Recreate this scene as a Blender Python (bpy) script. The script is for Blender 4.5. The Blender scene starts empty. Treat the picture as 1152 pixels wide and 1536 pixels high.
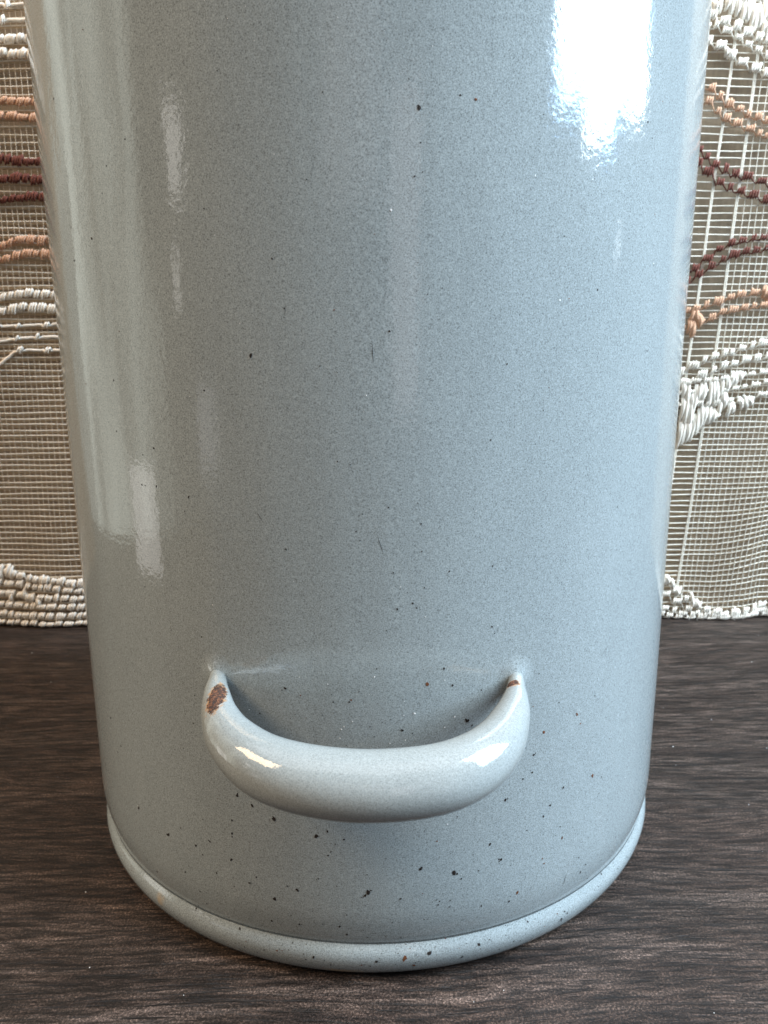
import bpy, bmesh, math, random
from mathutils import Vector, noise
random.seed(7)
R = math.radians
sc = bpy.context.scene
col = sc.collection

# ------------------------------------------------------------------ camera
cam_d = bpy.data.cameras.new('camera'); cam = bpy.data.objects.new('camera', cam_d); col.objects.link(cam)
from mathutils import Matrix
CAM = Vector((0, -0.270232, 0.170040)); YAW, PITCH, ROLL = 0.0127987, 0.2307829, -0.0067583
fw = Vector((math.sin(YAW)*math.cos(PITCH), math.cos(YAW)*math.cos(PITCH), -math.sin(PITCH)))
rt = Vector((math.cos(YAW), -math.sin(YAW), 0)); up = rt.cross(fw)
rt, up = rt*math.cos(ROLL)+up*math.sin(ROLL), up*math.cos(ROLL)-rt*math.sin(ROLL)
cam.matrix_world = Matrix(((rt.x, up.x, -fw.x, CAM.x), (rt.y, up.y, -fw.y, CAM.y), (rt.z, up.z, -fw.z, CAM.z), (0, 0, 0, 1)))
cam_d.sensor_fit = 'VERTICAL'; cam_d.sensor_height = 36.0; cam_d.lens = 36.0*1150/1536
cam_d.clip_start = 0.01; cam_d.clip_end = 50
cam_d.dof.use_dof = True; cam_d.dof.focus_distance = 0.19; cam_d.dof.aperture_fstop = 42
sc.camera = cam

# ------------------------------------------------------------------ light
sc.view_settings.view_transform = 'Standard'; sc.view_settings.look = 'None'
sc.cycles.caustics_reflective = False; sc.view_settings.exposure = 0.02; sc.view_settings.gamma = 1
w = bpy.data.worlds.new('World'); sc.world = w; w.use_nodes = True
bg = w.node_tree.nodes['Background']; bg.inputs['Color'].default_value = (0.93, 0.95, 0.97, 1); bg.inputs['Strength'].default_value = 0.20

def area(name, az, dist, wid, zlo, zhi, rad, color, aim=(0, 0, 0.15), tex=False):
    """soft lamp standing upright at azimuth az (0 = towards the viewer, + = to the right)"""
    d = bpy.data.lights.new(name, 'AREA'); d.shape = 'RECTANGLE'; d.size = wid; d.size_y = zhi-zlo
    d.energy = rad*math.pi*wid*(zhi-zlo)          # rad = radiance of the panel
    d.color = color
    o = bpy.data.objects.new(name, d); col.objects.link(o)
    p = Vector((math.sin(R(az))*dist, -math.cos(R(az))*dist, (zlo+zhi)/2)); o.location = p
    f = Vector((p.x, p.y, 0)).normalized()
    o.rotation_euler = f.to_track_quat('Z', 'Y').to_euler()
    if tex:
        d.use_nodes = True; nt = d.node_tree; em = nt.nodes['Emission']
        g = nt.nodes.new('ShaderNodeNewGeometry'); n = nt.nodes.new('ShaderNodeTexNoise'); cr = nt.nodes.new('ShaderNodeValToRGB'); mp = nt.nodes.new('ShaderNodeMapping')
        nt.links.new(g.outputs['Position'], mp.inputs['Vector']); nt.links.new(mp.outputs[0], n.inputs['Vector'])
        nt.links.new(n.outputs['Fac'], cr.inputs['Fac']); nt.links.new(cr.outputs['Color'], em.inputs['Color'])
        e = cr.color_ramp.elements
        if tex == 'sky':                                    # cloudy sky seen through the window
            n.inputs['Scale'].default_value = 3.0; n.inputs['Detail'].default_value = 3
            e[0].position = 0.42; e[0].color = (0.34, 0.52, 0.80, 1); e[1].position = 0.54; e[1].color = (1, 0.99, 0.96, 1)
        else:                                               # noise mottles the panel, so its reflection breaks into streaks
            mp.inputs['Scale'].default_value = (5.5, 5.5, 1.3); n.inputs['Scale'].default_value = 1; n.inputs['Detail'].default_value = 4
            e[0].position = 0.40; e[0].color = (0.30, 0.29, 0.27, 1); e[1].position = 0.60; e[1].color = (1.35, 1.35, 1.35, 1)
    return o
E_Z = lambda dist, el, z0=0.213: z0 + dist*math.tan(R(el))
# daylight of the window on the right; the roofs outside leave its lower edge stepped
WD = 1.25; WR = 36.0; DAY = (0.80, 0.925, 1.0)
area('window_light', 62.2, WD, 0.225, E_Z(WD, 13.5), 2.1, WR, DAY, tex='sky')
area('window_light', 73.3, WD, 0.255, E_Z(WD, 11.2), 2.1, WR, DAY, tex='sky')
area('window_light', 85.6, WD, 0.28, E_Z(WD, 13.2), 2.1, WR, DAY, tex='sky')
# the dimmer room: lamps added for the pale patches the glossy enamel mirrors, and one warm lamp
area('room_light', -104, 1.5, 1.75, -0.40, 1.3, 0.95, (0.92, 1.0, 0.90), tex='room')
area('room_light', -61.5, 1.3, 0.15, 0.40, 0.54, 2.6, (1.0, 0.97, 0.92))
area('room_light', -63.5, 1.3, 0.09, 0.22, 0.31, 1.9, (1.0, 0.97, 0.92))
area('room_light', -75, 0.36, 0.075, 0.020, 0.090, 1.6, (1.0, 0.97, 0.95))
area('room_light', -52, 0.80, 0.11, 0.012, 0.11, 0.9, (0.97, 0.97, 1.0))
area('room_light', 9.5, 1.5, 0.20, 0.01, 0.62, 0.85, (1.0, 0.92, 0.94))
area('room_light', -5, 1.5, 0.45, 0.42, 0.95, 0.40, (1.0, 0.94, 0.95))
area('room_light', -67, 1.5, 1.05, 1.15, 1.95, 17.0, (1.0, 0.71, 0.43))
area('window_light', 84.5, WD, 0.036, 0.285, 0.345, 5.0, DAY)  # small extra lamp, added for a bright patch mirrored below the window
# pale ceiling over the table
d = bpy.data.lights.new('ceiling_light', 'AREA'); d.shape = 'RECTANGLE'; d.size = 2.4; d.size_y = 1.5
d.energy = 1.15*math.pi*2.4*1.5; d.color = (0.95, 0.96, 1.0)
o = bpy.data.objects.new('ceiling_light', d); col.objects.link(o); o.location = (0.2, -0.30, 1.75)

# ------------------------------------------------------------------ helpers
def tag(o, label=None, cat=None, group=None, kind=None):
    for k, v in (('label', label), ('category', cat), ('group', group), ('kind', kind)):
        if v: o[k] = v
    return o
def mesh_obj(name, verts, faces, mat, parent=None, smooth=True):
    me = bpy.data.meshes.new(name); me.from_pydata(verts, [], faces); me.materials.append(mat)
    if smooth: me.polygons.foreach_set('use_smooth', [True]*len(me.polygons))
    me.update()
    o = bpy.data.objects.new(name, me); col.objects.link(o); o.parent = parent
    return o
def tube(V, F, pts, rad, sides=6, cap=True, frame_up=None):
    """sweep a round section along pts; rad is a number or a list"""
    n = len(pts); b0 = len(V); prev = None
    for i, p in enumerate(pts):
        t = (pts[min(i+1, n-1)]-pts[max(i-1, 0)]).normalized()
        if prev is None:
            a = t.cross(frame_up or Vector((0, 1, 0.01)));  a = a if a.length > 1e-4 else t.cross(Vector((1, 0, 0)))
        else: a = prev - t*prev.dot(t)
        a.normalize(); prev = a; b = t.cross(a)
        r = rad if isinstance(rad, (int, float)) else rad[i]
        for k in range(sides):
            q = 2*math.pi*k/sides
            V.append(tuple(p + a*(r*math.cos(q)) + b*(r*math.sin(q))))
    for i in range(n-1):
        for k in range(sides):
            k2 = (k+1) % sides
            F.append((b0+i*sides+k, b0+i*sides+k2, b0+(i+1)*sides+k2, b0+(i+1)*sides+k))
    if cap:
        F.append(tuple(b0+k for k in range(sides))[::-1]); F.append(tuple(b0+(n-1)*sides+k for k in range(sides)))
def spline(pts, n):
    """Catmull-Rom through pts (lists of floats), n steps per span"""
    P = [pts[0]]+list(pts)+[pts[-1]]; out = []
    for i in range(1, len(P)-2):
        for s in range(n):
            t = s/n
            out.append([0.5*((2*b)+(-a+c)*t+(2*a-5*b+4*c-d)*t*t+(-a+3*b-3*c+d)*t**3) for a, b, c, d in zip(P[i-1], P[i], P[i+1], P[i+2])])
    out.append(list(P[-2])); return out

# measured rows, strands and scars (millimetres / degrees)
ROWS=[
  ('w', 9, 0.9, 'l', [(-184.4, 330.9), (-172.6, 330.0)], [(172.2, 327.8), (183.7, 331.3), (200.8, 335.5)]) ,
  ('w', 9, 0.9, 'l', [(-185.3, 323.5), (-172.8, 322.6)], [(173.9, 319.9), (188.9, 313.2), (204.0, 306.4)]) ,
  ('w', 11, 1.1, 's', [(-186.3, 315.4), (-172.7, 314.5)], [(173.9, 312.6), (186.2, 305.2), (205.0, 297.7)]) ,
  ('w', 12, 1.2, 's', [(-187.1, 308.4), (-172.8, 307.5)], [(172.1, 324.8), (184.9, 319.3), (203.3, 313.2)]) ,
  ('p', 10, 0.9, 's', [(-189.7, 286.9), (-172.8, 285.9)], [(172.6, 292.8), (183.1, 284.3), (195.8, 279.5), (207.3, 275.7)]) ,
  ('p', 10, 0.9, 's', [(-190.6, 279.4), (-173.0, 278.4)], [(172.9, 285.3), (183.8, 277.0), (196.5, 272.2), (208.2, 268.0)]) ,
  ('b', 12, 0.9, 's', [(-193.1, 258.4), (-173.2, 257.4)], [(172.9, 261.6), (181.4, 253.8), (193.5, 249.8), (210.7, 244.5)]) ,
  ('b', 13, 0.95, 's', [(-194.2, 249.4), (-172.8, 248.7)], [(172.8, 255.1), (182.1, 246.6), (194.3, 241.9), (211.6, 236.2)]) ,
  ('b', 10, 0.9, 's', [(-202.9, 235.0), (-190.2, 239.6), (-173.7, 240.1)], [(173.8, 202.0), (181.9, 208.9), (191.5, 215.0), (213.5, 219.0)]) ,
  ('b', 12, 0.9, 's', [], [(173.5, 196.5), (182.4, 203.3), (190.4, 207.4), (199.1, 210.8), (214.2, 212.5)]) ,
  ('p', 11, 0.8, 's', [(-198.4, 214.9), (-187.3, 218.9), (-173.2, 218.9)], [(173.4, 180.3), (183.5, 183.8), (191.3, 186.5), (201.3, 188.9), (210.4, 189.9), (216.4, 192.0)]) ,
  ('p', 11, 0.8, 's', [(-199.2, 208.2), (-188.1, 211.5), (-173.2, 211.8)], [(173.4, 171.7), (184.2, 175.9), (192.0, 179.5), (203.9, 181.5), (217.4, 183.6)]) ,
  ('w', 11, 0.9, 's', [(-201.5, 188.9), (-186.8, 191.6), (-173.3, 190.8)], [(171.0, 147.1), (183.2, 153.6), (192.6, 156.4), (204.2, 160.0), (219.5, 163.5)]) ,
  ('w', 11, 0.9, 's', [(-202.3, 181.9), (-187.6, 184.6), (-173.3, 183.8)], [(172.4, 139.7), (183.8, 146.3), (193.3, 149.9), (204.9, 153.1), (220.3, 156.2)]) ,
  ('w', 7, 0.8, 'l', [(-203.3, 174.2), (-186.9, 174.8), (-172.4, 175.4)], [(198.3, 143.9), (209.4, 146.1), (221.3, 147.5)]) ,
  ('w', 7, 0.8, 'l', [(-204.3, 165.7), (-187.6, 168.7), (-172.1, 167.9)], [(202.7, 138.0), (213.8, 139.7), (221.9, 141.5)]) ,
  ('w', 8, 0.8, 'l', [(-209.9, 149.9), (-202.5, 156.3), (-195.3, 162.0), (-182.9, 161.9), (-172.8, 160.8)], [(200.3, 131.3), (210.9, 131.2), (222.5, 136.7)]) ,
  ('w', 12, 0.9, 's', [(-219.8, 36.8), (-208.6, 32.5), (-197.2, 29.9), (-174.0, 28.0)], [(170.5, 25.8), (178.1, 20.7), (186.8, 13.0), (196.1, 7.8), (209.9, 3.0), (236.6, 6.5)]) ,
  ('w', 10, 0.9, 's', [(-220.8, 28.6), (-197.7, 25.8), (-172.1, 23.0)], [(169.5, 18.7), (176.7, 14.0), (185.1, 8.8), (193.6, 4.5), (216.2, 0.8), (236.9, 3.5)]) ,
  ('w', 10, 0.9, 's', [(-221.6, 22.0), (-198.4, 19.2), (-171.8, 18.1)], [(169.3, 10.3), (177.3, 5.9), (187.6, 2.8)]) ,
  ('w', 9, 0.9, 's', [(-222.4, 15.3), (-199.0, 13.4), (-171.9, 13.0)], []) ,
  ('w', 9, 0.9, 's', [(-223.1, 9.0), (-199.7, 7.5), (-172.0, 7.6)], [(169.0, 3.9), (187.8, 1.1), (237.2, 1.4)]) ,
  ('w', 7, 0.9, 's', [(-223.8, 4.0), (-200.2, 2.9), (-172.4, 2.9)], []) ,
]
STRANDS=[
   ('w', 173.5, 144.1, 173.8, 131.5) ,
   ('w', 176.3, 141.9, 176.3, 129.2) ,
   ('w', 179.0, 137.0, 178.5, 125.5) ,
   ('w', 174.2, 135.2, 173.6, 119.5) ,
   ('w', 176.8, 136.7, 175.8, 116.4) ,
   ('w', 179.0, 137.0, 178.0, 112.6) ,
   ('w', 181.0, 140.4, 179.3, 120.2) ,
   ('w', 183.5, 141.8, 181.5, 129.9) ,
   ('w', 185.8, 141.1, 183.5, 129.2) ,
   ('w', 188.2, 144.0, 188.6, 126.9) ,
   ('w', 190.0, 144.0, 190.7, 129.1) ,
   ('w', 191.9, 144.0, 192.0, 126.9) ,
   ('w', 194.6, 144.0, 194.5, 132.8) ,
   ('w', 196.7, 137.3, 196.1, 127.6) ,
   ('w', 198.2, 145.4, 197.7, 135.0) ,
   ('w', 200.2, 147.6, 200.0, 138.7) ,
   ('w', 202.5, 147.6, 201.8, 138.7) ,
   ('w', 204.7, 147.6, 204.6, 141.7) ,
   ('w', 194.9, 132.8, 194.3, 122.3) ,
   ('w', 197.5, 136.5, 196.9, 126.8) ,
   ('w', 185.3, 129.9, 184.4, 114.4) ,
   ('w', 187.2, 129.1, 186.1, 116.3) ,
   ('w', 183.3, 126.9, 182.3, 111.8) ,
   ('w', 181.3, 123.9, 179.9, 108.0) ,
   ('w', 179.1, 122.1, 177.3, 107.2) ,
   ('w', 176.6, 120.2, 174.8, 105.7) ,
   ('w', 174.3, 120.2, 173.0, 104.2) ,
   ('w', 190.0, 128.4, 188.6, 117.8) ,
   ('w', 192.4, 126.9, 190.9, 118.6) ,
   ('w', 194.9, 123.8, 192.9, 121.6) ,
   ('w', 200.3, 131.3, 199.7, 121.9) ,
   ('w', 202.6, 130.5, 201.8, 123.8) ,
   ('w', 205.4, 133.5, 207.7, 126.0) ,
   ('w', 208.0, 134.2, 210.6, 126.7) ,
   ('w', 210.7, 133.4, 212.7, 128.2) ,
   ('w', 180.1, 333.7, 178.8, 325.9) ,
   ('w', 182.7, 334.3, 181.7, 324.1) ,
   ('w', 185.5, 333.7, 184.5, 323.5) ,
   ('w', 188.4, 331.3, 188.0, 321.7) ,
   ('w', 190.6, 333.1, 190.5, 321.1) ,
   ('w', 193.1, 331.9, 193.2, 318.1) ,
   ('w', 195.7, 330.1, 194.7, 316.8) ,
   ('w', 197.3, 330.7, 197.3, 318.1) ,
   ('w', 199.9, 331.9, 199.1, 319.9) ,
   ('w', 202.8, 330.1, 202.2, 316.8) ,
   ('w', 200.1, 323.5, 199.5, 316.2) ,
   ('w', 202.2, 322.9, 201.7, 315.0) ,
   ('w', 173.6, 330.8, 173.4, 325.4) ,
   ('w', 176.2, 331.9, 175.5, 324.7) ,
   ('w', 183.1, 308.9, 184.3, 304.0) ,
   ('w', 180.3, 310.2, 181.1, 305.2) ,
   ('p', 175.9, 181.7, 174.7, 173.9) ,
   ('p', 177.7, 182.4, 177.8, 173.1) ,
   ('p', 174.5, 176.0, 173.7, 168.1) ,
   ('p', 176.8, 175.3, 176.1, 166.0) ,
   ('p', 179.5, 178.8, 179.4, 171.0) ,
   ('p', 214.1, 193.4, 213.4, 186.4) ,
   ('p', 215.6, 192.7, 215.4, 185.0) ,
   ('w', -214.0, 39.5, -215.8, 31.0) ,
   ('w', -211.9, 38.3, -213.6, 30.1) ,
   ('w', -213.6, 23.1, -215.2, 16.1) ,
   ('w', -218.2, 37.6, -219.5, 29.4) ,
   ('w', -197.5, 20.0, -198.6, 13.4) ,
   ('w', -176.9, 29.7, -176.6, 24.8) ,
   ('w', -205.5, 25.9, -206.8, 17.6) ,
   ('w', 176.9, 25.7, 178.2, 19.8) ,
   ('w', 179.7, 20.7, 181.4, 14.8) ,
   ('w', 188.8, 17.2, 191.2, 7.9) ,
   ('w', 192.4, 13.0, 193.8, 6.2) ,
   ('w', 173.5, 28.2, 174.8, 22.4) ,
]
CHIPS=[(5.7, 214.38, 0.49, 0), (12.54, 216.47, 0.47, 1), (5.17, 201.47, 0.27, 0), (6.13, 202.26, 0.15, 0), (-5.54, 217.39, 0.25, 0), (-7.71, 201.0, 0.21, 0), (5.61, 184.31, 0.19, 0), (8.71, 179.14, 0.21, 0), (-10.97, 175.07, 0.23, 0), (-4.75, 174.69, 0.33, 1), (-11.09, 173.25, 0.23, 0), (2.06, 170.14, 0.3, 0), (-6.67, 162.85, 0.27, 0), (-15.74, 165.16, 0.61, 0), (17.56, 162.83, 0.23, 0), (15.49, 145.83, 0.31, 0), (-4.72, 141.76, 0.24, 0), (-3.09, 141.01, 0.23, 0), (6.17, 126.98, 0.25, 0), (-2.45, 125.52, 0.26, 0), (-1.94, 123.3, 0.23, 0), (-11.95, 120.81, 0.25, 0), (6.28, 120.44, 0.25, 0), (2.44, 115.5, 0.23, 0), (10.04, 115.22, 0.28, 0), (16.26, 115.64, 0.24, 0), (-42.57, 192.44, 0.58, 0), (-48.71, 188.07, 0.46, 0), (-33.26, 212.3, 0.31, 0), (-37.48, 207.62, 0.28, 0), (-32.28, 142.93, 0.41, 0), (-35.42, 133.3, 0.28, 0), (-34.7, 133.26, 0.28, 0), (-32.32, 133.52, 0.27, 0), (-26.35, 131.84, 0.26, 0), (-22.72, 157.34, 0.27, 0), (-27.23, 128.08, 0.23, 0), (31.64, 179.21, 0.37, 0), (13.24, 161.06, 0.15, 0), (40.29, 217.28, 0.44, 0), (38.74, 125.69, 0.29, 0), (41.56, 136.62, 0.24, 0), (23.22, 160.82, 0.21, 0), (23.26, 151.96, 0.19, 0), (-51.04, 226.24, 0.3, 0), (-54.29, 88.7, 0.31, 0), (-50.42, 90.73, 0.31, 0), (-25.74, 96.14, 0.38, 0), (-52.12, 58.93, 0.43, 0), (-48.32, 52.62, 0.51, 0), (-50.07, 49.34, 0.57, 0), (-44.59, 63.45, 0.29, 0), (36.75, 49.51, 0.69, 1), (30.17, 50.22, 0.39, 0), (39.33, 47.29, 0.25, 0), (27.61, 46.07, 0.49, 0), (26.38, 43.53, 0.35, 0), (29.9, 38.12, 0.4, 0), (19.38, 51.91, 0.48, 0), (22.25, 56.7, 0.37, 0), (30.47, 34.21, 0.49, 1), (23.34, 40.95, 0.35, 0), (19.04, 34.2, 0.47, 0), (34.61, 25.02, 0.42, 0), (36.62, 20.98, 0.43, 0), (35.52, 19.26, 0.35, 0), (26.96, 28.57, 0.45, 1), (22.08, 22.33, 0.49, 1), (20.7, 20.17, 0.37, 0), (42.9, 11.25, 0.68, 0), (38.19, 14.29, 0.58, 0), (21.53, 14.63, 0.41, 1), (24.73, 10.68, 0.64, 0), (31.45, 7.15, 0.48, 0), (32.14, 9.03, 0.37, 0), (37.69, 10.02, 0.36, 0), (-43.88, 35.86, 0.52, 0), (-35.95, 33.31, 0.71, 0), (-29.67, 34.15, 0.53, 0), (-26.77, 37.1, 0.56, 0), (-28.42, 32.01, 0.37, 0), (-21.23, 53.46, 0.52, 0), (-18.84, 51.44, 0.45, 0), (-22.41, 45.7, 0.34, 0), (-22.55, 41.66, 0.43, 0), (-22.95, 33.58, 0.51, 0), (-19.99, 27.83, 0.52, 0), (-25.87, 27.9, 0.37, 0), (-32.46, 23.85, 0.38, 0), (-29.68, 19.36, 0.34, 0), (-40.34, 17.37, 0.4, 0), (-31.62, 11.44, 0.78, 0), (-31.13, 12.69, 0.56, 0), (-22.65, 10.95, 0.84, 0), (-24.79, 13.1, 0.38, 0), (-15.38, 48.69, 0.59, 0), (-9.02, 45.15, 0.63, 0), (-7.32, 46.76, 0.33, 0), (-4.9, 44.7, 0.33, 0), (-7.31, 39.76, 0.45, 0), (-12.16, 28.43, 0.47, 0), (-15.85, 24.61, 0.79, 0), (-13.72, 29.2, 0.35, 0), (-8.82, 32.61, 0.34, 0), (-6.14, 30.82, 0.31, 0), (-1.5, 29.32, 0.69, 0), (-1.9, 28.31, 0.46, 0), (3.34, 27.04, 0.43, 0), (6.31, 35.57, 0.57, 0), (11.4, 33.14, 0.69, 0), (12.56, 30.96, 0.43, 0), (17.05, 39.69, 0.46, 0), (18.93, 34.26, 0.59, 0), (15.31, 32.38, 0.39, 0), (8.99, 24.14, 0.39, 0), (8.77, 25.62, 0.31, 0), (10.75, 23.02, 0.43, 0), (12.94, 14.19, 0.65, 2), (10.52, 11.7, 0.41, 2), (3.43, 14.16, 0.6, 0), (1.11, 14.59, 0.6, 0), (-1.69, 14.46, 0.56, 0), (-4.8, 15.32, 0.44, 0), (-12.17, 17.38, 0.4, 0), (-5.89, 18.08, 0.36, 0), (-16.7, 16.83, 0.41, 0), (-13.47, 10.7, 0.49, 0), (-10.03, 7.93, 0.45, 0), (-0.32, 7.77, 0.49, 0), (3.93, 8.24, 0.7, 1), (4.85, 10.61, 0.49, 1), (7.82, 9.13, 0.82, 0), (8.75, 10.35, 0.41, 0), (13.03, 6.14, 0.46, 0), (15.74, 8.99, 0.46, 0), (5.36, 5.68, 0.62, 1), (18.63, 12.0, 0.41, 0), (-12.81, 85.55, 0.5, 0), (-10.61, 83.95, 0.27, 1), (-16.82, 77.93, 0.35, 0), (-5.98, 82.66, 0.27, 0), (-3.46, 83.31, 0.43, 1), (-3.74, 82.77, 0.3, 0), (3.66, 75.12, 0.48, 0), (7.12, 86.98, 0.5, 1), (10.75, 86.06, 0.33, 0), (9.47, 90.66, 0.3, 0), (0.1, 91.5, 0.26, 0), (13.01, 76.12, 0.69, 0), (13.73, 74.67, 0.35, 0), (3.57, 75.13, 0.51, 0), (-0.91, 76.24, 0.27, 0), (5.37, 71.88, 0.27, 0), (23.99, 62.88, 0.48, 0), (25.65, 68.64, 0.55, 1), (23.88, 57.9, 0.37, 0), (24.33, 85.59, 0.32, 0), (16.41, 100.25, 0.33, 0), (1.5, 101.16, 0.26, 0), (2.96, 106.44, 0.25, 0), (5.04, 107.8, 0.41, 0), (5.59, 106.59, 0.29, 0), (2.53, 116.95, 0.16, 0), (21.6, 89.21, 0.24, 0), (15.03, 83.91, 0.24, 0), (-28.46, 71.21, 0.44, 0), (-27.82, 79.39, 0.36, 0), (-25.35, 85.62, 0.6, 0), (32.22, 70.48, 0.57, 1), (33.07, 67.49, 0.38, 1)]
SCR= [(0.35, 124.55, 1.12, 120.06), (38.8, 87.48, 36.91, 84.93), (-15.9, 129.43, -15.01, 127.12), (-0.1, 167.63, 0.04, 163.37), (31.95, 21.88, 31.5, 17.89)]
WHITES= [(2.37, 194.81, 0.32), (-0.19, 89.43, 0.26), (5.35, 79.42, 0.38), (11.11, 77.62, 0.32), (9.67, 75.02, 0.26), (4.04, 72.38, 0.26), (3.85, 79.04, 0.19), (9.58, 87.67, 0.22), (-18.47, 78.6, 0.26), (1.87, 71.65, 0.22), (-6.67, 87.35, 0.26), (-3.33, 77.65, 0.19), (-4.94, 75.43, 0.26), (-4.56, 76.16, 0.19), (-5.16, 73.07, 0.19), (25.19, 176.81, 0.26), (44.38, 186.19, 0.29), (10.26, 47.8, 0.26), (-8.79, 14.29, 0.22), (20.68, 202.61, 0.22), (6.78, 104.31, 0.19), (-23.41, 105.17, 0.22)]
RUST=[((-0.0373,-0.1048,0.0868),.0034,(1.6,.58,.5)),((.0332,-.0992,.0866),.0014,(.75,1,1)),((-.0398,-.0925,.0868),.0009,(1,1,1))]
# ------------------------------------------------------------------ materials
class NT:
    def __init__(s, name):
        s.m = bpy.data.materials.new(name); s.m.use_nodes = True; s.t = s.m.node_tree; s.b = s.t.nodes['Principled BSDF']
        tc = s.t.nodes.new('ShaderNodeTexCoord'); s.o = tc.outputs['Object']
    def n(s, typ, **kw):
        nd = s.t.nodes.new('ShaderNode'+typ)
        for k, v in kw.items(): setattr(nd, k, v)
        return nd
    def put(s, nd, i, v):
        if hasattr(v, 'is_output') or isinstance(v, bpy.types.NodeSocket): s.t.links.new(v, nd.inputs[i])
        elif v is not None: nd.inputs[i].default_value = v
    def math(s, op, a, b=None, c=None, clamp=False):
        nd = s.n('Math', operation=op, use_clamp=clamp)
        for i, v in enumerate((a, b, c)): s.put(nd, i, v)
        return nd.outputs[0]
    def noise(s, scale, detail=2, rough=.5, vec=None, dist=0):
        nd = s.n('TexNoise'); s.put(nd, 'Vector', vec or s.o); s.put(nd, 'Scale', scale); s.put(nd, 'Detail', detail)
        s.put(nd, 'Roughness', rough); s.put(nd, 'Distortion', dist); return nd.outputs['Fac']
    def scale(s, v, vec=None):
        nd = s.n('Mapping'); s.put(nd, 'Vector', vec or s.o); nd.inputs['Scale'].default_value = v; return nd.outputs[0]
    def ramp(s, fac, stops):
        nd = s.n('ValToRGB'); s.put(nd, 'Fac', fac); e = nd.color_ramp.elements
        while len(e) < len(stops): e.new(0.5)
        for k, (p, c) in zip(e, stops):
            k.position = p; k.color = tuple(c)+(1,) if hasattr(c, '__len__') else (c, c, c, 1)
        return nd.outputs['Color']
    def mix(s, fac, a, b, typ='MIX'):
        nd = s.n('Mix', data_type='RGBA', blend_type=typ)
        s.put(nd, 'Factor', fac); 
        for i, v in ((6, a), (7, b)):
            s.put(nd, i, tuple(v)+(1,) if isinstance(v, tuple) and len(v) == 3 else v)
        return nd.outputs[2]
    def bump(s, h, strength, dist, nrm=None):
        nd = s.n('Bump'); s.put(nd, 'Height', h); s.put(nd, 'Strength', strength); s.put(nd, 'Distance', dist)
        if nrm: s.put(nd, 'Normal', nrm)
        return nd.outputs[0]
    def spot(s, c, rad, wob=0.5, sc_=900.0, hard=0.35, stretch=(1, 1, 1)):
        """ragged patch round the point c (metres)"""
        nd = s.n('VectorMath', operation='SUBTRACT'); s.put(nd, 0, s.o); nd.inputs[1].default_value = c
        mp = s.n('VectorMath', operation='MULTIPLY'); s.put(mp, 0, nd.outputs[0]); mp.inputs[1].default_value = stretch
        ln = s.n('VectorMath', operation='LENGTH'); s.put(ln, 0, mp.outputs[0])
        d = s.math('DIVIDE', ln.outputs['Value'], rad)
        nz = s.math('MULTIPLY', s.math('SUBTRACT', s.noise(sc_, 4, .6), .5), wob*2)
        d = s.math('ADD', d, nz)
        mr = s.n('MapRange', interpolation_type='SMOOTHSTEP'); s.put(mr, 'Value', d); s.put(mr, 'From Min', 1.0); s.put(mr, 'From Max', 1.0-hard)
        return mr.outputs[0]

def enamel(name, c0, c1, rust=(), tans=(), k=1.0):
    m = NT(name)
    fine = m.noise(3000, 2, .6); mid = m.noise(1100, 1, .5); big = m.noise(28, 3, .5)
    base = m.mix(m.math('MULTIPLY', big, 1.0), c0, c1)
    tone = m.ramp(m.noise(1, 3, .6, m.scale((30, 30, 9))), [(.35, .955), (.65, 1.04)]); base = m.mix(1.0, base, tone, 'MULTIPLY')
    sp = m.ramp(fine, [(0.30, 1-.50*k), (0.42, 1-.12*k), (0.55, 1+.04*k), (0.70, 1+.32*k)])
    base = m.mix(1.0, base, sp, 'MULTIPLY')
    base = m.mix(1.0, base, m.ramp(mid, [(0.3, 0.965), (0.7, 1.035)]), 'MULTIPLY')
    rough = m.math('MULTIPLY_ADD', m.noise(60, 2), 0.04, 0.065)
    hgt = m.math('ADD', m.math('MULTIPLY', m.noise(560, 1), .75), m.math('MULTIPLY', m.noise(1500, 1), 0.25))
    nrm = m.bump(hgt, 0.12, 0.0004)
    for c, rad, st in tans:
        k = m.spot(c, rad, .7, 500, .8, st)
        base = m.mix(m.math('MULTIPLY', k, .6), base, (0.42, 0.30, 0.16))
    for c, rad, st in rust:
        halo = m.spot(c, rad*1.22, .55, 700, .35, st); core = m.spot(c, rad, .55, 900, .2, st)
        base = m.mix(halo, base, (0.34, 0.19, 0.09))
        rc = m.ramp(m.noise(1500, 4, .7), [(0.40, (0.020, 0.010, 0.007)), (0.5, (0.062, 0.024, 0.012)), (0.62, (0.20, 0.075, 0.03))])
        base = m.mix(core, base, rc)
        rough = m.math('MAXIMUM', rough, m.math('MULTIPLY', halo, .85))
        nrm = m.bump(m.math('MULTIPLY', core, m.noise(1400, 4, .7)), 0.9, 0.0006, nrm)
    m.put(m.b, 'Base Color', base); m.put(m.b, 'Roughness', rough); m.put(m.b, 'Normal', nrm)
    m.b.inputs['IOR'].default_value = 1.58
    return m.m
def simple(name, c, rough=.8, var=.2, sc_=400, sheen=0, trans=0):
    m = NT(name)
    nz = m.noise(sc_, 3, .6)
    m.put(m.b, 'Base Color', m.mix(1.0, c, m.ramp(nz, [(.25, 1-var), (.75, 1+var)]), 'MULTIPLY'))
    m.put(m.b, 'Roughness', rough); m.b.inputs['Sheen Weight'].default_value = sheen; m.b.inputs['Sheen Roughness'].default_value = .5
    m.b.inputs['Specular IOR Level'].default_value = .25
    m.put(m.b, 'Normal', m.bump(m.noise(1800, 2), .3, .0003))
    return m.m
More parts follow.
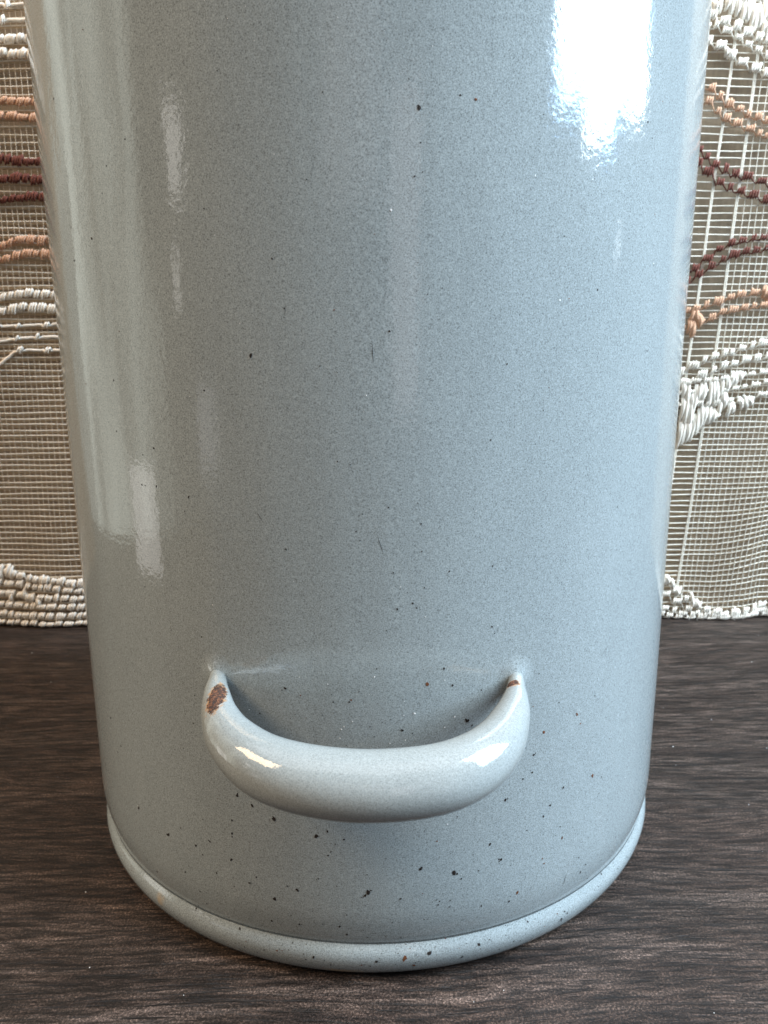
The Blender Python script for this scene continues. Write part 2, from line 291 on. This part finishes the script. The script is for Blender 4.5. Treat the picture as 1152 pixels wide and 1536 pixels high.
def wood():
    m = NT('dark_wood')
    warp = m.n('VectorMath', operation='MULTIPLY_ADD'); nw = m.n('TexNoise'); m.put(nw, 'Vector', m.scale((6, 14, 5))); nw.inputs['Scale'].default_value = 1
    m.put(warp, 0, nw.outputs['Color']); warp.inputs[1].default_value = (0, .022, 0); m.put(warp, 2, m.o)
    wv = warp.outputs[0]
    g1 = m.noise(1, 6, .68, m.scale((16, 150, 30), wv), .35)
    g2 = m.noise(1, 4, .7, m.scale((75, 620, 100), wv), .2)
    g3 = m.noise(1, 3, .5, m.scale((3.0, 22, 5), wv), .8)
    pore = m.noise(1, 4, .7, m.scale((38, 1100, 200), wv))
    crack = m.noise(1, 3, .6, m.scale((14, 520, 60), wv))
    speck = m.noise(1500, 3, .7)
    fine = m.noise(3200, 2, .6)
    c = m.ramp(g1, [(.34, (.009, .006, .005)), (.45, (.019, .0125, .0097)), (.55, (.038, .0265, .021)), (.66, (.070, .050, .041))])
    c = m.mix(m.ramp(g3, [(.40, 0.0), (.62, .55)]), c, (.034, .0215, .0165))
    c = m.mix(1.0, c, m.ramp(g2, [(.40, .36), (.5, .95), (.60, 1.8)]), 'MULTIPLY')
    c = m.mix(1.0, c, m.ramp(speck, [(.41, .50), (.5, .95), (.56, 1.5), (.63, 2.6)]), 'MULTIPLY')
    c = m.mix(1.0, c, m.ramp(fine, [(.40, .70), (.5, 1.0), (.60, 1.45)]), 'MULTIPLY')
    ck = m.math('MAXIMUM', m.ramp(pore, [(.36, .8), (.41, 0.0)]), m.ramp(crack, [(.335, 1.0), (.355, 0.0)]))
    c = m.mix(ck, c, (.004, .003, .0028))
    m.put(m.b, 'Base Color', c)
    m.put(m.b, 'Roughness', m.math('MULTIPLY_ADD', speck, .35, .34))
    m.b.inputs['Specular IOR Level'].default_value = .32
    hgt = m.math('ADD', m.math('MULTIPLY', g1, .8), m.math('ADD', m.math('MULTIPLY', g2, .7), m.math('MULTIPLY', speck, .35)))
    hgt = m.math('SUBTRACT', m.math('ADD', hgt, m.math('MULTIPLY', fine, .3)), m.math('MULTIPLY', ck, .6))
    m.put(m.b, 'Normal', m.bump(hgt, .6, .0007))
    return m.m
def wall_mat():
    m = NT('brown_lining')
    c = m.ramp(m.noise(9, 4, .6), [(.3, (.26, .20, .135)), (.7, (.38, .295, .205))])
    c = m.mix(1.0, c, m.ramp(m.noise(1, 3, .6, m.scale((260, 20, 60))), [(.3, .8), (.7, 1.15)]), 'MULTIPLY')
    m.put(m.b, 'Base Color', c); m.put(m.b, 'Roughness', .9); m.put(m.b, 'Normal', m.bump(m.noise(600, 3), .4, .0005))
    return m.m
M_CAN = enamel('grey_blue_enamel', (0.246, 0.283, 0.295), (0.274, 0.310, 0.318), tans=[((-0.0635, -0.0762, 0.0085), .0026, (1, 1, 1)), ((-0.010, -0.0985, 0.0025), .004, (.5, 1, 2))])
M_HAN = enamel('grey_blue_enamel_handle', (0.256, 0.284, 0.286), (0.282, 0.306, 0.304), rust=RUST, k=.55)
M_CHIP = simple('bare_metal_chip', (.018, .014, .012), .7, .5, 3000)
M_CHIPR = simple('rusty_chip', (.12, .045, .02), .8, .5, 3000)
M_CHIPD = simple('dark_red_chip', (.10, .008, .008), .6, .5, 3000)
M_DUST = simple('white_dust', (.85, .86, .86), .6, .1)
M_NET = simple('net_thread', (.80, .74, .64), .6, .10, 500)
M_SHADE_BAND = simple('net_shade_band', (.64, .48, .31), .7, .12, 500)
M_WARP = simple('net_warp', (.60, .50, .38), .6, .10, 500)
M_W = simple('white_yarn', (.84, .78, .69), .75, .12, 900, .15)
M_P = simple('peach_yarn', (.62, .37, .24), .75, .15, 900, .1)
M_B = simple('brown_yarn', (.15, .045, .03), .75, .35, 900, .05)

# ------------------------------------------------------------------ table
def box(name, x0, x1, y0, y1, z0, z1, mat, parent=None, bev=0.0):
    bm = bmesh.new(); bmesh.ops.create_cube(bm, size=1)
    for v in bm.verts: v.co = ((x0+x1)/2+v.co.x*(x1-x0), (y0+y1)/2+v.co.y*(y1-y0), (z0+z1)/2+v.co.z*(z1-z0))
    if bev: bmesh.ops.bevel(bm, geom=list(bm.edges), offset=bev, segments=2, affect='EDGES')
    me = bpy.data.meshes.new(name); bm.to_mesh(me); bm.free(); me.materials.append(mat)
    o = bpy.data.objects.new(name, me); col.objects.link(o); o.parent = parent; return o
t = box('table_top', -.52, .75, -.42, .30, -.026, 0, wood(), None, .002)
tag(t, 'dark brown wood grain surface under the enamel can', 'table top')
wl = box('wall', -.42, .42, .1715, .1765, .0006, .62, wall_mat()); tag(wl, 'plain brown backing behind the net curtain', kind='structure')

# ------------------------------------------------------------------ net curtain
curtain = bpy.data.objects.new('net_curtain', None); col.objects.link(curtain); curtain.location = (0, 0, 0)
tag(curtain, 'beige net curtain with white, peach and brown looped yarn behind the can', 'curtain')
Y0 = .163
def sst(a, b, x):
    t = min(1, max(0, (x-a)/(b-a))); return t*t*(3-2*t)
def cur(u, v, dy=0.0):
    """point of the curtain cloth; u, v in millimetres"""
    y = Y0 + .0012*math.sin(u*.045+v*.012) + .0007*math.sin(u*.11-v*.03+1)
    g = sst(196, 236, u)*math.exp(-((v-42)/34)**2)
    f = 1-abs(2*sst(215, 255, u)-1)
    y += .0035*sst(0, 1, f)*math.exp(-(v/80)**2)
    return Vector((u*.001, y+dy, (v + 6.0*g)*.001))
U0, U1, VT = -330, 330, 440
vs = []; v = 1.5
while v < VT:
    vs.append(v); v += 3.32 + .62*sst(120, 300, v) + random.uniform(-.12, .12)
for v in vs:
    V, F = [], []; ph = random.uniform(0, 9); pts = []; dv = random.uniform(-.15, .15)
    for i in range(67):
        u = U0+(U1-U0)*i/66
        pts.append(cur(u, v+dv+.28*math.sin(u*.05+ph)+.12*math.sin(u*.19+ph*2) - (u*.004)))
    tube(V, F, pts, [random.uniform(.27, .36)*.001 for _ in pts], 5)
    nf = len(F); b0 = len(V)
    for i, p in enumerate(pts):                             # added strip stands in for the shade below each weft thread
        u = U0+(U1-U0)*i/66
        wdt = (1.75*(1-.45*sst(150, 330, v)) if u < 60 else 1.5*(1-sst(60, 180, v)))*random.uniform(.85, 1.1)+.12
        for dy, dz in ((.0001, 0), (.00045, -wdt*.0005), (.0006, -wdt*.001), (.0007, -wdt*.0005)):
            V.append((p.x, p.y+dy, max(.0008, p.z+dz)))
    for i in range(66):
        for k in range(4): F.append((b0+4*i+k, b0+4*i+(k+1) % 4, b0+4*i+4+(k+1) % 4, b0+4*i+4+k))
    o = mesh_obj('weft_thread', V, F, M_NET, curtain)
    o.data.materials.append(M_SHADE_BAND)
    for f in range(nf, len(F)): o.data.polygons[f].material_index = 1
# upright threads: pairs of flat strips 12-14 mm apart, then a field of single threads
us = []
u = U0+4
slant = lambda u, v: u + (v-210)*(.062*sst(120, 180, u)*1.0) 
k = 0
ul = []
u = 192.9; 
ul += [(179.3, .75), (192.9, .85)]
u = 196.9
while u < U1: ul.append((u, .21)); u += random.uniform(3.3, 3.85)
u = 165.6; ul.append((165.6, .7)); u -= 4
while u > U0: ul.append((u, .21)); u -= random.uniform(2.75, 3.3)
for u, wd in ul:
    V, F = [], []; pts = []; ph = random.uniform(0, 9); narrow = u > 196
    for i in range(50):
        v = .5+(VT-1)*i/49
        uu = u
        if narrow: uu = 192.9+(u-192.9)*(.86+.14*sst(60, 210, v))
        pts.append(cur(slant(uu, v)+.2*math.sin(v*.06+ph), v, -.0002))
    if wd > .4:
        mt = M_NET
        a = [p+Vector((-wd*.00052, 0, 0)) for p in pts]; b = [p+Vector((wd*.00052, 0, 0)) for p in pts]
        tube(V, F, a, .00036, 5); tube(V, F, b, .00036, 5)
        mesh_obj('warp_strip', V, F, M_NET, curtain)
    else:
        tube(V, F, pts, (wd if u > 150 else .15)*.001, 4)
        mesh_obj('warp_thread', V, F, M_NET if u > 150 else M_WARP, curtain)

MATS = {'w': M_W, 'p': M_P, 'b': M_B}
def polyl(P, u):
    for (a, b), (c, d) in zip(P, P[1:]):
        if u <= c: return b+(d-b)*(u-a)/max(c-a, 1e-6)
    return P[-1][1]
ROWNAME = {'w': 'white_yarn_row', 'p': 'peach_yarn_row', 'b': 'brown_yarn_row'}
for ci, (c, h, r, style, Lp, Rp) in enumerate(ROWS):
    mm = .36 if ci < 12 else .41
    segs = []
    hm = h*mm
    if Lp and Rp:
        mid = [(-120, Lp[-1][1]+6), (-40, (Lp[-1][1]+Rp[0][1])/2+9), (60, (Lp[-1][1]+Rp[0][1])/2-9), (130, Rp[0][1]-6)] if ci < 17 else [(0, (Lp[-1][1]+Rp[0][1])/2)]
        P = [(U0, Lp[0][1]-5)]+Lp+mid+Rp+[(U1, Rp[-1][1]+7)]
        if ci >= 17: P = [(U0, Lp[0][1])]+Lp+mid+Rp+[(U1, Rp[-1][1])]
        P = [(p[0], p[1]) for p in P]
    elif Lp: P = [(U0, Lp[0][1])]+Lp+[(-120, Lp[-1][1]), (20, Lp[-1][1])]
    else: P = [(120, Rp[0][1]-9)]+Rp+[(U1, Rp[-1][1])]
    P = [p for i, p in enumerate(P) if i == 0 or p[0] > P[i-1][0]+.5]
    V, F = [], []; pts = []; rad = []
    u = P[0][0]; rr = r*.62
    step = 1.32 if c != 'p' else 1.25
    while u < P[-1][0]:
        st_ = 's' if u > 60 else style
        n = random.choice((2, 3, 3, 4)) if st_ == 's' else random.choice((1, 1, 2))
        vc = polyl(P, u+n*step/2)+random.uniform(-.45, .45); gs = random.uniform(.72, 1.2)
        for j in range(n):                                  # loops of one stitch group
            hh = hm*gs*random.uniform(.7, 1.15)*.5
            for q in range(6):
                a = 2*math.pi*q/6
                pts.append(cur(u+step*(q/6)+random.uniform(-.10, .10)-.35*math.cos(a), vc+max(.9, vc)*0-hh*math.cos(a)*.9+random.uniform(-.12, .12), -.0011-.0009*(1+math.sin(a))*.8))
                rad.append(rr*.001*(1.22 if u < 60 else 1)*random.uniform(.78, 1.18)*(1.12 if q in (2, 3, 4) else .9))
            u += step
        gap = (random.uniform(1.2, 2.6) if u > 60 else random.uniform(.6, 1.8)) if st_ == 's' else random.uniform(6.5, 14)
        steps = 2 if st_ == 's' else 6
        vn = polyl(P, u+gap+step)
        for q in range(1, steps+1):
            f = q/(steps+1)
            pts.append(cur(u+gap*f, vc+(vn-vc)*f - hm*(.36 if st_ == 's' else 0)+random.uniform(-.15, .15), -.0008)); rad.append(rr*.001*(.6 if st_ == 's' else 1.7))
        u += gap
    for p in pts: p.z = max(p.z, .0011)
    tube(V, F, pts, rad, 5)
    for p, r_ in zip(pts, rad):                             # loose fibres
        if random.random() < .38:
            d = Vector((random.uniform(-1, 1), random.uniform(-1, -.1), random.uniform(-1, 1))).normalized()
            e = Vector((random.uniform(-1, 1), random.uniform(-.5, .3), random.uniform(-1, 1)))*.0005; L = random.uniform(.0007, .0016)
            q = p+d*r_*.8
            tube(V, F, [q, q+d*L*.5+e*.3, q+d*L*.8+e], [.000055, .00005, .00002], 3, cap=False)
    mesh_obj(ROWNAME[c], V, F, MATS[c], curtain)
for c, u0, v0, u1, v1 in STRANDS:
    V, F = [], []
    base = r_ = random.uniform(.85, 1.15)*.001
    for s in range(3):                                      # each strand is a soft bundle of three plies
        pts, rad = [], []
        off = (s-1)*.00042
        for i in range(11):
            f = i/10; b = math.sin(math.pi*f)
            p = cur(u0+(u1-u0)*f+.35*math.sin(f*5+s+u0), v0+(v1-v0)*f+random.uniform(-.05, .05), -.0008-.0016*b-(.0003 if s == 1 else 0))
            p.x += off*(1+.5*b); p.z = max(p.z, .0012); pts.append(p); rad.append(base*(.35+.42*b**.5))
        tube(V, F, pts, rad, 6)
    mesh_obj('white_yarn_strand' if c == 'w' else 'peach_yarn_strand', V, F, MATS[c], curtain)

# ------------------------------------------------------------------ enamel can
can = bpy.data.objects.new('enamel_can', None); col.objects.link(can)
tag(can, 'tall grey-blue speckled enamel can with a tipping handle near its base', 'can')
NS = 320; RB = .1
prof_out = [(0.094, 0.0016), (0.0955, 0.0009), (0.0968, 0.0013), (0.0979, 0.0025), (0.0988, 0.0041), (0.0995, 0.0059), (0.0998, 0.0075), (0.0997, 0.0089), (0.0993, 0.01), (0.0988, 0.0108), (0.0983, 0.0114), (0.09815, 0.0118), (0.0982, 0.0123), (0.09845, 0.0131), (0.0988, 0.0144), (0.0991, 0.016), (0.0995, 0.018), (0.0998, 0.0205), (0.1, 0.0235)]
zz = .030
while zz < .415: prof_out.append((.1, zz)); zz += .0045
prof_out += [(.1, .418), (.1012, .4205), (.1022, .4235), (.1018, .4268), (.1002, .4282), (.0988, .4272), (.0983, .425), (.0982, .42)]
prof_in = [(.0982, .3), (.0982, .1), (.0982, .006), (.06, .0045), (.0001, .0042)]
def wob(a, z):
    """shallow dents of the sheet metal"""
    s = sst(.03, .08, z)*(1-sst(.39, .415, z))
    n1 = noise.noise(Vector((math.cos(a)*2.6, math.sin(a)*2.6, z*7)))
    n2 = noise.noise(Vector((math.cos(a)*9+5, math.sin(a)*9, z*10)))
    n3 = noise.noise(Vector((math.cos(a)*26+9, math.sin(a)*26, z*26)))
    left = sst(.2, .75, -math.sin(a))      # the left flank is more dented
    n4 = noise.noise(Vector((a*7 if a < 4 else (a-2*math.pi)*7, z*5, 3)))*.00013*left*sst(.05,.3,abs(math.cos(a/2)))
    return s*(n4+n1*.00030 + n2*(.00008+.00030*left) + n3*(.000010+.00006*left))
V, F = [], []
prof = prof_out+prof_in
for (r, z) in prof:
    for k in range(NS):
        a = 2*math.pi*k/NS; rr = r+(wob(a, z) if r > .099 else 0)
        V.append((rr*math.sin(a), -rr*math.cos(a), z))
for i in range(len(prof)-1):
    for k in range(NS):
        k2 = (k+1) % NS; F.append((i*NS+k, i*NS+k2, (i+1)*NS+k2, (i+1)*NS+k))
body = mesh_obj('can_body', V, F, M_CAN, can)
# underside, a recessed disc
V = [(0, 0, .0024)]+[(.0940*math.sin(2*math.pi*k/96), -.0950*math.cos(2*math.pi*k/96), .0024) for k in range(96)]
mesh_obj('can_base', V, [(0, 1+(k+1) % 96, 1+k) for k in range(96)], M_CAN, can)

def surf_r(a, z):
    for (r0, z0), (r1, z1) in zip(prof_out[2:], prof_out[3:]):
        if z0 <= z <= z1:
            r = r0+(r1-r0)*(z-z0)/(z1-z0); return r+(wob(a, z) if r > .099 else 0)
    return .1
def chip(V, F, adeg, z, r, asp=1.0, lift=.00007, rot=0):
    """irregular little scar lying on the enamel"""
    if .0098 < z < .0152: r *= .45
    a = R(adeg); n = random.choice((6, 7, 8)); b = len(V)
    def P(du, dz, l):
        aa = a+du/.1; zz = max(.0035, z+dz); rr = surf_r(aa, zz)+l
        return (rr*math.sin(aa), -rr*math.cos(aa), zz)
    V.append(P(0, 0, lift*1.5)); cr, sr = math.cos(rot), math.sin(rot)
    for k in range(n):
        q = 2*math.pi*k/n; s = r*random.uniform(.55, 1.25); x, y = s*math.cos(q), s*asp*math.sin(q)
        V.append(P(x*cr-y*sr, x*sr+y*cr, lift))
    for k in range(n): F.append((b, b+1+k, b+1+(k+1) % n))
sets = {0: ([], []), 1: ([], []), 2: ([], [])}
for a, z, r, c in CHIPS:
    chip(*sets[c], a, z/1000, r*.00076, random.uniform(.6, 1.6), rot=random.uniform(-.6, .6))
    if r > .45 and random.random() < .6: chip(*sets[c], a+random.uniform(-.5, .5), z/1000+random.uniform(-.0006, .0006), r*.0004)
for i in range(1500):
    z = .004+.4*(random.random()**2.6); a = random.uniform(-180, 180)
    if z > .08 and abs(a) < 75 and random.random() < .45: continue
    chip(*sets[1 if random.random() < .12 else 0], a, z, random.uniform(.00007, .00022), random.uniform(.6, 1.7), rot=random.uniform(-1, 1))
for i in range(650): chip(*sets[0], random.uniform(-80, 80), .016+.085*random.random()**1.5, random.uniform(.00006, .00013), random.uniform(.6, 1.6))
for i in range(260):                                       # grit and pits gathered on the lip and in its crease
    chip(*sets[1 if random.random() < .25 else 0], random.uniform(-100, 100), random.choice((random.gauss(.0115, .0006), random.uniform(.004, .0105))), random.uniform(.00010, .00026), random.uniform(.5, 1.2))
for a0, z0, a1, z1 in SCR:
    V, F = sets[0]; b = len(V)
    for i in range(7):
        f = i/6; a = R(a0+(a1-a0)*f)+random.uniform(-1, 1)*.0004; z = (z0+(z1-z0)*f)/1000; hw = .0007*math.sin(math.pi*min(.95, max(.05, f)))
        for s in (-1, 1):
            rr = surf_r(a, z)+.00007; aa = a+s*hw; V.append((rr*math.sin(aa), -rr*math.cos(aa), z))
    for i in range(6): F.append((b+2*i, b+2*i+1, b+2*i+3, b+2*i+2))
mesh_obj('dark_chips', *sets[0], M_CHIP, can)['kind'] = 'stuff'
mesh_obj('rusty_chips', *sets[1], M_CHIPR, can)['kind'] = 'stuff'
mesh_obj('red_chips', *sets[2], M_CHIPD, can)['kind'] = 'stuff'
V, F = [], []
for a, z, r in WHITES: chip(V, F, a, z/1000, r*.00062, 1.3, .00009, random.uniform(-1, 1))
for i in range(160): chip(V, F, random.uniform(-90, 90), random.uniform(.02, .25), random.uniform(.00005, .00010), 1.2, .00009)
mesh_obj('white_dust_specks', V, F, M_DUST, can)['kind'] = 'stuff'

# the tipping handle: a fat bent tube, pinched flat where it is welded on
HP = [(-.0402, -.0890, .0870, .0016, 1.0), (-0.0399, -0.0911, 0.0867, 0.0018, 1.0), (-0.0394, -0.094, 0.0859, 0.0023, 1.0), (-0.0387, -0.0986, 0.0846, 0.0032, 1.0), (-0.0366, -0.1059, 0.0826, 0.0044, 1.0), (-0.0323, -0.1134, 0.0804, 0.0057, 1.0), (-0.0247, -0.1203, 0.0785, 0.0067, 1.0), (-0.0143, -0.1244, 0.0774, 0.0071, 1.0), (-0.0015, -0.1261, 0.0769, 0.0072, 1.0), (0.012, -0.1248, 0.0773, 0.0071, 1.0), (0.0212, -0.1209, 0.0784, 0.0067, 1.0), (0.0274, -0.1148, 0.08, 0.0058, 1.0), (0.0315, -0.1073, 0.0822, 0.0044, 1.0), (0.0334, -0.1017, 0.0837, 0.0032, 1.0), (0.0342, -0.0981, 0.0847, 0.0024, 1.0), (0.0347, -0.0953, 0.0855, 0.002, 1.0), (.0349, -.0915, .0862, .0018, 1.0)]
sp = spline(HP, 8); V, F = [], []; n = len(sp); SD = 40
for i, s in enumerate(sp):
    p = Vector(s[:3]); q0 = Vector(sp[max(i-1, 0)][:3]); q1 = Vector(sp[min(i+1, n-1)][:3]); tt = (q1-q0).normalized()
    side = tt.cross(Vector((0, 0, 1))).normalized(); upv = side.cross(tt).normalized()
    for k in range(SD):
        q = 2*math.pi*k/SD; c_, s_ = math.cos(q), math.sin(q)
        rr = s[3]*(1+.012*noise.noise(p*90+Vector((c_, s_, 0))))
        V.append(tuple(p+side*(rr*c_)+upv*(rr*s_*1.04)))
for i in range(n-1):
    for k in range(SD): k2 = (k+1) % SD; F.append((i*SD+k, i*SD+k2, (i+1)*SD+k2, (i+1)*SD+k))
F.append(tuple(range(SD))); F.append(tuple((n-1)*SD+k for k in range(SD))[::-1])
hd = mesh_obj('handle', V, F, M_HAN, can)
# weld fillets: flared collars where each end meets the wall
for sx, (x, z, r0) in ((-1, (-.0400, .0868, .0021)), (1, (.0348, .0860, .0022))):
    V, F = [], []; a0 = math.atan2(x, math.sqrt(.01-x*x)); NR = 9
    for j in range(NR):
        f = j/(NR-1); rad = r0-.0009+.0052*f; out = .0010*(1-f)**2.6-.00004*f
        for k in range(32):
            q = 2*math.pi*k/32; du = rad*math.cos(q); dz = rad*math.sin(q)*1.15; aa = a0+du/.1; rr = .1+wob(aa, z+dz)+out
            V.append((rr*math.sin(aa), -rr*math.cos(aa), z+dz))
    for j in range(NR-1):
        for k in range(32): k2 = (k+1) % 32; F.append((j*32+k, j*32+k2, (j+1)*32+k2, (j+1)*32+k))
    mesh_obj('weld_collar', V, [f[::-1] for f in F], M_CAN, can)

# crumbs of dust on the table
V, F = [], []
for i in range(150):
    x = random.uniform(-.28, .28); y = random.uniform(-.16, .155); s = random.choice((.00012, .00016, .00022, .0003))
    if math.hypot(x, y) < .104: continue
    b0 = len(V); q = random.uniform(0, 6)
    for k in range(5): V.append((x+s*random.uniform(.5, 1.2)*math.cos(q+k*1.257), y+s*random.uniform(.5, 1.2)*math.sin(q+k*1.257), .0003))
    V.append((x, y, .0003+s*.7))
    for k in range(5): F.append((b0+k, b0+(k+1) % 5, b0+5))
o = mesh_obj('dust_crumbs', V, F, M_DUST, t); o['kind'] = 'stuff'
